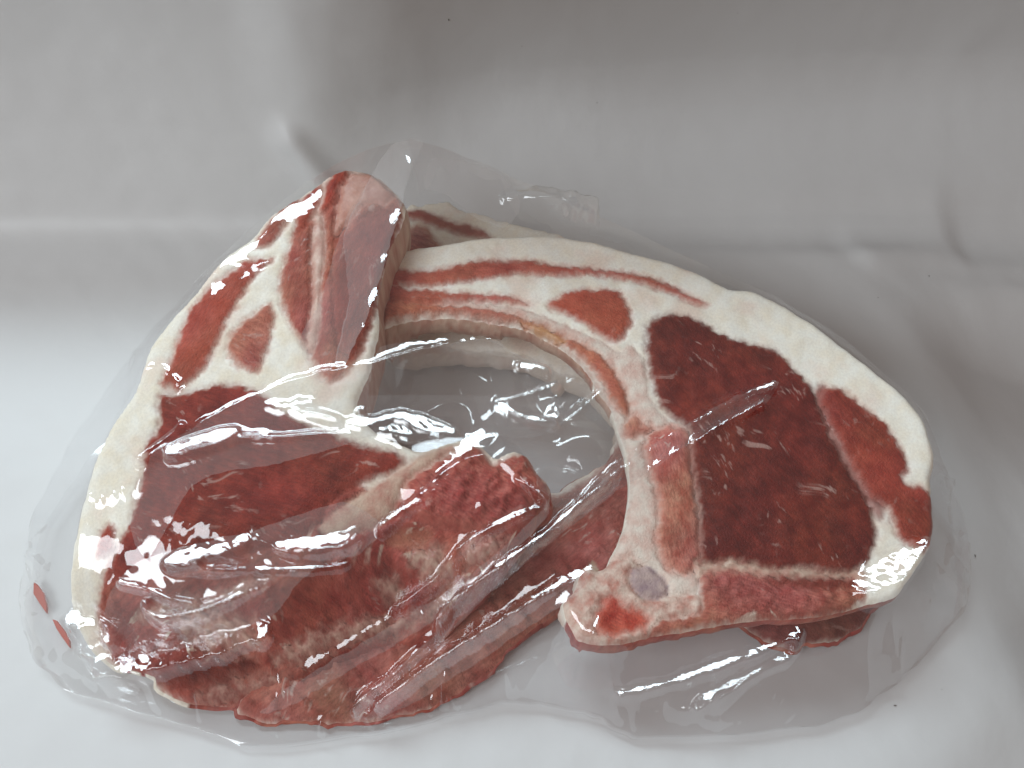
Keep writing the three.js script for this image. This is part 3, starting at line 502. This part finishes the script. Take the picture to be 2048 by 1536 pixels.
  // pulled creases: [pixels, height mm, half width mm]
  const creases = [
    [[[1549, 781], [1472, 803], [1404, 837], [1350, 866], [1293, 904], [1231, 948], [1163, 1010], [1094, 1075], [1026, 1126], [958, 1183], [906, 1224], [882, 1259], [848, 1293], [787, 1358], [732, 1399], [715, 1426], [711, 1447]], 2.0, 1.6],
    [[[1549, 781], [1517, 820], [1455, 848], [1387, 885], [1346, 913], [1290, 950]], 1.3, 1.2],
    [[[1190, 1160], [1180, 1139], [1129, 1166], [1026, 1231], [934, 1293], [903, 1310], [821, 1368], [763, 1412], [725, 1440]], 2.2, 1.6],
    [[[1094, 1013], [1019, 1040], [927, 1099], [872, 1174], [794, 1228], [700, 1290], [600, 1350]], 1.5, 1.3],
    [[[766, 1068], [841, 1003], [917, 931], [985, 914], [1036, 958], [1091, 1010]], 1.5, 1.3],
    [[[270, 1000], [300, 935], [360, 880], [430, 835], [500, 800], [600, 762], [703, 739], [805, 715], [908, 691], [976, 684], [1010, 698], [1061, 728], [1096, 749]], 1.1, 1.4],
    [[[1593, 1262], [1560, 1288], [1440, 1330], [1340, 1365], [1235, 1392]], 2.6, 1.9],
    [[[1575, 1308], [1490, 1355], [1420, 1390], [1385, 1425], [1320, 1408]], 2.2, 1.8],
    [[[1000, 404], [1044, 397], [1096, 407], [1147, 428], [1190, 442]], 1.2, 2.0],
    [[[280, 942], [350, 905], [470, 868], [560, 878], [640, 872], [740, 872], [830, 905]], 0.9, 1.2],
    [[[340, 1132], [440, 1090], [500, 1080], [560, 1092], [640, 1085], [700, 1080]], 1.2, 1.5],
    [[[500, 1128], [560, 1140], [640, 1138], [697, 1128]], 0.9, 1.1],
    [[[240, 1165], [300, 1180], [350, 1205], [390, 1212], [440, 1195], [510, 1180]], 0.9, 1.2],
    [[[300, 1210], [310, 1235], [345, 1248], [420, 1225], [540, 1160], [620, 1140], [695, 1110]], 0.9, 1.1],
    [[[150, 1235], [200, 1290], [205, 1372]], 1.8, 1.8],
    [[[205, 1372], [260, 1350], [330, 1330], [430, 1290], [500, 1275], [560, 1235]], 1.5, 1.8],
    [[[170, 1310], [220, 1270], [240, 1320], [280, 1345]], 1.2, 1.4],
    [[[990, 808], [1060, 795], [1120, 775], [1180, 752]], 1.1, 1.2],
    [[[990, 808], [1050, 845], [1110, 860], [1150, 830], [1205, 785]], 1.1, 1.2],
    [[[1105, 790], [1115, 830], [1110, 858]], 0.9, 1.2],
    [[[690, 860], [720, 830], [730, 870], [800, 840], [860, 860], [910, 875]], 0.9, 1.2],
    [[[160, 985], [200, 1000], [250, 980]], 0.7, 1.0],
    [[[60, 1310], [130, 1325], [200, 1378]], 0.9, 1.6],
    [[[250, 770], [330, 740], [370, 790]], 0.7, 1.0],
    [[[560, 1400], [680, 1330], [800, 1260], [880, 1215]], 1.0, 2.4],
    [[[1700, 1180], [1760, 1130], [1830, 1100]], 1.0, 2.0],
    [[[1895, 1010], [1905, 1090], [1870, 1180], [1840, 1260]], 1.0, 2.2],
    [[[1400, 1160], [1480, 1170], [1560, 1185], [1620, 1215]], 0.6, 0.9],
    [[[830, 300], [800, 430], [770, 530], [735, 650], [690, 740]], 0.9, 1.6],
    [[[1500, 1360], [1560, 1400], [1580, 1440]], 0.7, 2.0],
    [[[1255, 1400], [1330, 1420], [1420, 1440], [1500, 1440]], 0.9, 2.0],
  ];
  for (const [P, h, w] of creases) {
    const Q = rounded(P.map(onFilm), false, 2), n = Q.length - 1, hh = h / 1000, ww = w / 1000;
    add(Q, ww * 4, (x, z) => {
      const wx = x + 0.0004 * n2(x * 110, z * 110), wz = z + 0.0004 * n2b(x * 110, z * 110), s = segDist(Q, wx, wz, false); if (s.d > ww * 4) return 0;
      const bead = 1 + 0.13 * n2(x * 150, z * 150) + 0.06 * n2b(x * 420, z * 420), u = (s.i + s.t) / n, taper = smooth(0, 0.06, u) * smooth(1, 0.94, u) * (0.7 + 0.5 * n2(u * 6 + h * 9, w * 7)), r = s.d / ww;
      return hh * taper * bead * (Math.exp(-Math.sqrt(r * r + 0.1) * 1.5) * 1.4);
    });
  }
  // short puckers running in from the border
  for (let k = 0; k < 46; k++) {
    const q = Math.floor(rnd() * BP.length), a = BP[q], b = BP[(q + 1) % BP.length]; if (a[2] > 0.03) continue;
    let nx = -(b[1] - a[1]), nz = b[0] - a[0]; const l = Math.hypot(nx, nz), len = 0.006 + 0.016 * rnd(), an = (rnd() - 0.5) * 1.4, w = 0.0008 + 0.001 * rnd(), h = 0.0006 + 0.0012 * rnd(); nx /= l; nz /= l;
    if (!inside(BP, a[0] + nx * 0.002, a[1] + nz * 0.002)) { nx = -nx; nz = -nz; }
    const dx = nx * Math.cos(an) - nz * Math.sin(an), dz = nx * Math.sin(an) + nz * Math.cos(an), Q = [[a[0], a[1]], [a[0] + dx * len * 0.5 + nz * 0.0008, a[1] + dz * len * 0.5], [a[0] + dx * len, a[1] + dz * len]];
    add(Q, w * 4, (x, z) => { const s = segDist(Q, x, z, false), u = (s.i + s.t) / 2; return s.d > w * 4 ? 0 : h * smooth(0, 0.15, u) * smooth(1, 0.4, u) * Math.exp(-Math.sqrt((s.d / w) ** 2 + 0.1) * 1.5) * 1.5; });
  }
  // slack, flattened facets
  const half = (x, y, z) => { const v = EYE.clone().sub(new THREE.Vector3(x, y, z)).normalize(), l = WINDOW_AT.clone().sub(new THREE.Vector3(x, y, z)).normalize(); return v.add(l).normalize(); };
  const facets = [
    [[340, 1132], [380, 1112], [450, 1100], [500, 1078], [480, 1105], [440, 1120], [490, 1135], [430, 1142], [375, 1138]],
    [[560, 1095], [620, 1092], [690, 1080], [705, 1060], [720, 1075], [690, 1110], [600, 1110]],
    [[148, 1235], [185, 1228], [220, 1265], [200, 1285], [165, 1275]],
    [[180, 1305], [220, 1265], [245, 1300], [210, 1345]],
    [[250, 1345], [320, 1290], [385, 1300], [420, 1282], [520, 1270], [480, 1290], [400, 1318], [330, 1335], [230, 1365], [215, 1355]],
    [[350, 905], [400, 880], [470, 862], [470, 885], [360, 918]],
    [[285, 925], [340, 880], [365, 855], [360, 880], [320, 912]],
    [[535, 812], [600, 795], [625, 812], [580, 820], [640, 840], [680, 850], [650, 835], [570, 822]],
    [[1705, 1165], [1740, 1130], [1790, 1105], [1830, 1090], [1835, 1110], [1810, 1150], [1785, 1185], [1740, 1200], [1712, 1190]],
    [[1535, 1282], [1590, 1262], [1592, 1280], [1580, 1300], [1545, 1295]],
    [[1020, 400], [1090, 400], [1150, 425], [1185, 440], [1140, 430], [1080, 420]],
    [[1050, 738], [1085, 742], [1092, 752], [1060, 752]],
    [[1095, 835], [1110, 815], [1120, 840], [1112, 856]],
    [[745, 850], [800, 838], [860, 862], [890, 870], [820, 880], [760, 868]],
    [[1420, 1395], [1480, 1350], [1500, 1345], [1460, 1385], [1430, 1410]],
  ];
  for (const P of facets) {
    const Q = rounded(P.map(onFilm), true, 1), cx = Q.reduce((a, p) => a + p[0], 0) / Q.length, cz = Q.reduce((a, p) => a + p[1], 0) / Q.length;
    const n = half(cx, film0(cx, cz), cz), e = 0.001, gx = -n.x / n.y - (film0(cx + e, cz) - film0(cx - e, cz)) / (2 * e), gz = -n.z / n.y - (film0(cx, cz + e) - film0(cx, cz - e)) / (2 * e);
    const slopeX = -n.x / n.y, slopeZ = -n.z / n.y, plane = (x, z) => slopeX * (x - cx) + slopeZ * (z - cz), top = Math.max(...Q.map((p) => g.at(Y, p[0], p[1]) - plane(p[0], p[1])), g.at(Y, cx, cz));
    const was = Y.slice();
    add(Q, 0.004, (x, z) => { const d = (inside(Q, x, z) ? -1 : 1) * segDist(Q, x, z, true).d; if (d > 0.0022) return 0; return smooth(0.0022, -0.0004, d) * (plane(x, z) + top + 0.0003 * fbm(x * 150, z * 150, 3) - g.at(was, x, z)); });
  }
  // taut pleats: narrow flattened bands along the pulls, [pixels, width mm]
  const bands = [
    [[[1540, 785], [1472, 803], [1404, 837], [1350, 866], [1293, 904], [1231, 948], [1163, 1010], [1094, 1075], [1026, 1126], [958, 1183], [906, 1224], [882, 1259]], 1.9],
    [[[848, 1293], [787, 1358], [732, 1399], [715, 1426]], 1.7],
    [[[1180, 1139], [1129, 1166], [1026, 1231], [934, 1293], [903, 1310], [821, 1368], [763, 1412]], 2.0],
    [[[1094, 1013], [1019, 1040], [927, 1099], [872, 1174], [794, 1228]], 1.4],
    [[[1517, 820], [1455, 848], [1387, 885]], 1.2],
    [[[766, 1068], [800, 1036], [841, 1003], [880, 965], [917, 931]], 2.2],
    [[[1036, 958], [1065, 985], [1091, 1010]], 1.2],
    [[[1590, 1264], [1560, 1286], [1500, 1310], [1440, 1330], [1340, 1365], [1240, 1391]], 2.3],
    [[[1570, 1312], [1490, 1355], [1420, 1390], [1388, 1422]], 2.4],
    [[[1010, 402], [1050, 399], [1096, 409], [1147, 430], [1186, 441]], 3.2],
    [[[222, 1362], [260, 1346], [330, 1322], [400, 1300], [470, 1284], [520, 1268]], 6.0],
    [[[155, 1240], [180, 1255], [205, 1280]], 5.0],
    [[[195, 1300], [215, 1325], [225, 1350]], 5.0],
    [[[345, 1134], [390, 1116], [440, 1104], [490, 1084]], 3.4],
    [[[420, 1136], [480, 1138], [560, 1142], [640, 1140], [695, 1128]], 1.3],
    [[[560, 1096], [620, 1090], [690, 1082]], 3.0],
    [[[290, 925], [340, 885], [365, 855]], 1.6],
    [[[345, 915], [400, 890], [470, 868]], 3.2],
    [[[480, 880], [560, 880], [640, 872], [740, 872]], 0.7],
    [[[700, 850], [740, 850], [800, 838], [860, 862], [905, 874]], 3.0],
    [[[995, 808], [1060, 795], [1110, 780]], 1.4],
    [[[1000, 815], [1050, 845], [1110, 858]], 1.4],
    [[[1120, 855], [1150, 830], [1200, 790]], 1.5],
    [[[1040, 738], [1090, 750]], 1.6],
    [[[245, 1168], [300, 1182], [350, 1205], [390, 1212]], 1.3],
    [[[300, 1215], [312, 1236], [345, 1248], [420, 1228], [540, 1165]], 1.1],
  ];
  for (const [P, wide] of bands) {
    const Q = rounded(P.map(onFilm), false, 4), w = wide / 2000, was = Y.slice(), N = Q.length, yc = [], ac = [], wd = []; let off = 0, least = 0;
    for (let k = 0; k < N; k++) {
      const [cx, cz] = Q[k], A = Q[Math.max(0, k - 1)], B2 = Q[Math.min(N - 1, k + 1)], l = Math.hypot(B2[0] - A[0], B2[1] - A[1]) || 1, tx = (B2[0] - A[0]) / l, tz = (B2[1] - A[1]) / l, n = half(cx, g.at(Y, cx, cz), cz), e = 0.002;
      const fx = (film0(cx + e, cz) - film0(cx - e, cz)) / (2 * e), fz = (film0(cx, cz + e) - film0(cx, cz - e)) / (2 * e), gx = -n.x / n.y, gz = -n.z / n.y, ds = k ? Math.hypot(cx - A[0], cz - A[1]) : 0;
      const own = fx * tx + fz * tz, want = gx * tx + gz * tz - own;
      off += Math.sign(want) * Math.max(0, Math.abs(want) - (wide > 2 ? 0.03 : 0.09)) * ds - off * ds / (wide > 2 ? 0.03 : 0.02);
      least = Math.min(least, off); yc.push(film0(cx, cz) + 0.0006 + off + 0.0003); ac.push(-gx * tz + gz * tx + 0.02 * n2(cx * 90, cz * 90)); wd.push(w * (0.45 + 0.9 * Math.abs(n2c(cx * 110 + wide, cz * 110))));
    }
    for (let k = 0; k < N; k++) yc[k] += Math.min(0.005, -least) + Math.abs(ac[k]) * wd[k] * 0.6;
    let lift = 0;                          // the pleat stands clear of what is under it
    for (let k = 1; k < N; k++) { const l = Math.hypot(Q[k][0] - Q[k - 1][0], Q[k][1] - Q[k - 1][1]) || 1, tx = (Q[k][0] - Q[k - 1][0]) / l, tz = (Q[k][1] - Q[k - 1][1]) / l; for (const q of [-1, 0, 1]) { const v = q * wd[k] * 0.8; lift = Math.max(lift, topAt(Q[k][0] - tz * v, Q[k][1] + tx * v) + 0.0004 - yc[k] - ac[k] * v); } }
    if (lift > 0) for (let k = 0; k < N; k++) yc[k] += lift;
    add(Q, w * 1.4 + 0.0016, (x, z) => {
      const s = segDist(Q, x, z, false), a = Q[s.i], b = Q[s.i + 1], l = Math.hypot(b[0] - a[0], b[1] - a[1]) || 1, v = (-(x - a[0]) * (b[1] - a[1]) + (z - a[1]) * (b[0] - a[0])) / l, at = (L) => lerp(L[s.i], L[s.i + 1], s.t);
      const d = s.d - at(wd); if (d > 0.0011) return 0;
      return smooth(0.0011, 0, d) * (at(yc) + at(ac) * v + 0.00003 * n2(x * 420, z * 420) - g.at(was, x, z));
    });
  }
  // fine slack all over
  for (let j = 0; j < g.nz; j++) for (let i = 0; i < g.nx; i++) {
    const k = j * g.nx + i, x = g.x0 + i * g.step, z = g.z0 + j * g.step; if (fo[k] > 0.002) continue;
    const u = x * 0.83 - z * 0.55, w = x * 0.55 + z * 0.83, m = smooth(0, 0.008, -fo[k]);
    Y[k] += m * (0.0004 + 0.00014 * n2(u * 22, w * 80) + 0.00025 * fbm(x * 40 + 5, z * 40, 2) + 0.00002 * n2b(x * 330, z * 330));
    Y[k] = Math.max(Y[k], 0.0022);
  }
  const nrm = normals(g, Y), uvOf = (x, z) => [x / 0.1, z / 0.1];
  const film = new THREE.MeshPhysicalMaterial({ color: new THREE.Color().setRGB(0.99, 0.99, 0.992), transmission: 0.992, roughness: 0.045, thickness: 0, ior: 1.86, side: THREE.DoubleSide });
  // film lying double or gathered is milkier
  const milky = film.clone(); milky.transmission = 0.93;
  const thin = film.clone(); thin.transmission = 0.968;
  const gathered = film.clone(); gathered.transmission = 0.87;
  const bag = new THREE.Group(); bag.name = 'plastic_bag'; bag.userData = { label: 'crumpled clear plastic bag wrapped round the raw chops', category: 'plastic bag' }; scene.add(bag);
  mesh('upper_film', cut(g, fo, Y, nrm, uvOf).geo, film, bag);
  // doubled film where the slack is folded over itself
  const folds = [   // [pixels, how many sheets lie there]
    [[[262, 1042], [300, 938], [360, 882], [430, 838], [500, 802], [600, 764], [703, 741], [805, 717], [908, 693], [976, 686], [1010, 700], [1061, 730], [1096, 751], [1130, 850], [1060, 880], [960, 870], [840, 895], [740, 880], [650, 905], [540, 935], [440, 950], [380, 985], [300, 1120]], 1],
    [[[780, 300], [835, 286], [845, 300], [815, 380], [803, 430], [772, 530], [738, 640], [690, 742], [672, 730], [700, 600], [690, 480], [740, 370]], 2],
    [[[740, 370], [690, 480], [700, 600], [672, 730], [640, 770], [600, 690], [640, 610], [690, 450]], 1],
    [[[273, 1130], [495, 1069], [650, 1018], [700, 1010], [770, 1060], [720, 1110], [610, 1160], [540, 1240], [400, 1290], [260, 1330], [210, 1250]], 1],
    [[[1549, 785], [1517, 822], [1455, 850], [1387, 887], [1300, 945], [1231, 985], [1233, 947], [1295, 903], [1406, 836], [1474, 802]], 0],
    [[[1231, 985], [1163, 1040], [1040, 1140], [960, 1210], [880, 1290], [790, 1375], [722, 1440], [712, 1440], [735, 1398], [790, 1355], [850, 1292], [884, 1258], [908, 1223], [960, 1182], [1028, 1125], [1096, 1074], [1165, 1009], [1233, 947]], 1],
    [[[1182, 1142], [1131, 1169], [1028, 1234], [936, 1296], [905, 1313], [823, 1371], [765, 1415], [730, 1442], [760, 1440], [850, 1395], [950, 1330], [1060, 1255], [1150, 1195]], 1],
    [[[520, 1430], [600, 1365], [700, 1305], [800, 1245], [890, 1190], [1000, 1105], [1095, 1018], [1075, 1060], [980, 1150], [880, 1235], [780, 1300], [680, 1355], [590, 1410]], 1],
    [[[870, 320], [960, 335], [1010, 360], [1040, 420], [1010, 460], [950, 440], [900, 400], [850, 380]], 1],
    [[[760, 700], [908, 693], [976, 686], [1061, 730], [1150, 740], [1235, 830], [1250, 930], [1160, 1008], [1096, 1010], [1040, 900], [960, 870], [840, 890], [740, 860]], 0],
  ];
  const Y2 = Y.map((v) => v + 0.0007), Y3 = Y.map((v) => v + 0.0012), n22 = normals(g, Y2.map((v, k) => { const i = k % g.nx, j = (k - i) / g.nx; return v + 0.00012 * n2c((g.x0 + i * g.step) * 60, (g.z0 + j * g.step) * 60); }));
  for (const [P, sheets] of folds) {
    const f = g.sdf(rounded(P.map(onFilm), true, 2), 0.0004, 150, 0.01);
    mesh('folded_film', cut(g, f, sheets > 1 ? Y3 : Y2, n22, uvOf).geo, sheets > 1 ? gathered : sheets ? milky : thin, bag);
  }
  // slack gathered in the hollow between the chops
  const hol = rounded([[770, 690], [900, 690], [1010, 700], [1120, 735], [1200, 790], [1240, 860], [1250, 940], [1190, 1010], [1090, 1060], [1000, 1000], [900, 900], [800, 880], [735, 850], [745, 760]].map((p) => onHeight(p[0], p[1], 0.018)), true, 2);
  const gh = new Grid(...[0, 1].map((c) => Math.min(...hol.map((p) => p[c])) - 0.003), ...[0, 1].map((c) => Math.max(...hol.map((p) => p[c])) + 0.003), 0.0008);
  const yh = gh.make((x, z) => 0.017 + 0.006 * (Math.abs(n2(x * 24 + 3, z * 24)) - 0.3) + 0.0016 * Math.abs(n2b(x * 46, z * 46)));
  mesh('inner_film', cut(gh, gh.sdf(hol, 0.001, 90, 0.05), yh, normals(gh, yh), uvOf).geo, milky, bag);
  // the back of the bag drops from its high edge, the rest lies on the paper
  const P = [], I = [], N = BP.length, K = 8;
  for (let k = 0; k < N; k++) { const [x, z, y] = BP[k]; for (let q = 0; q <= K; q++) { const t = q / K; P.push(x * (1 - 0.02 * t), lerp(y, 0.0016, t), lerp(z, z + 0.01 * clamp(y / 0.06), t) - 0.004 * Math.sin(Math.PI * t) * clamp(y / 0.06)); } }
  for (let k = 0; k < N; k++) for (let q = 0; q < K; q++) { const a = k * (K + 1) + q, b = ((k + 1) % N) * (K + 1) + q; I.push(a, a + 1, b, b, a + 1, b + 1); }
  const sg = new THREE.BufferGeometry(); sg.setAttribute('position', new THREE.Float32BufferAttribute(P, 3)); sg.setIndex(I); sg.computeVertexNormals();
  mesh('side_film', sg, film, bag);
  const yl = g0.make(() => 0.0012), nl = normals(g0, yl);
  mesh('lower_film', cut(g0, f0, yl, nl, uvOf).geo, film, bag);
}

renderer.render(scene, camera);
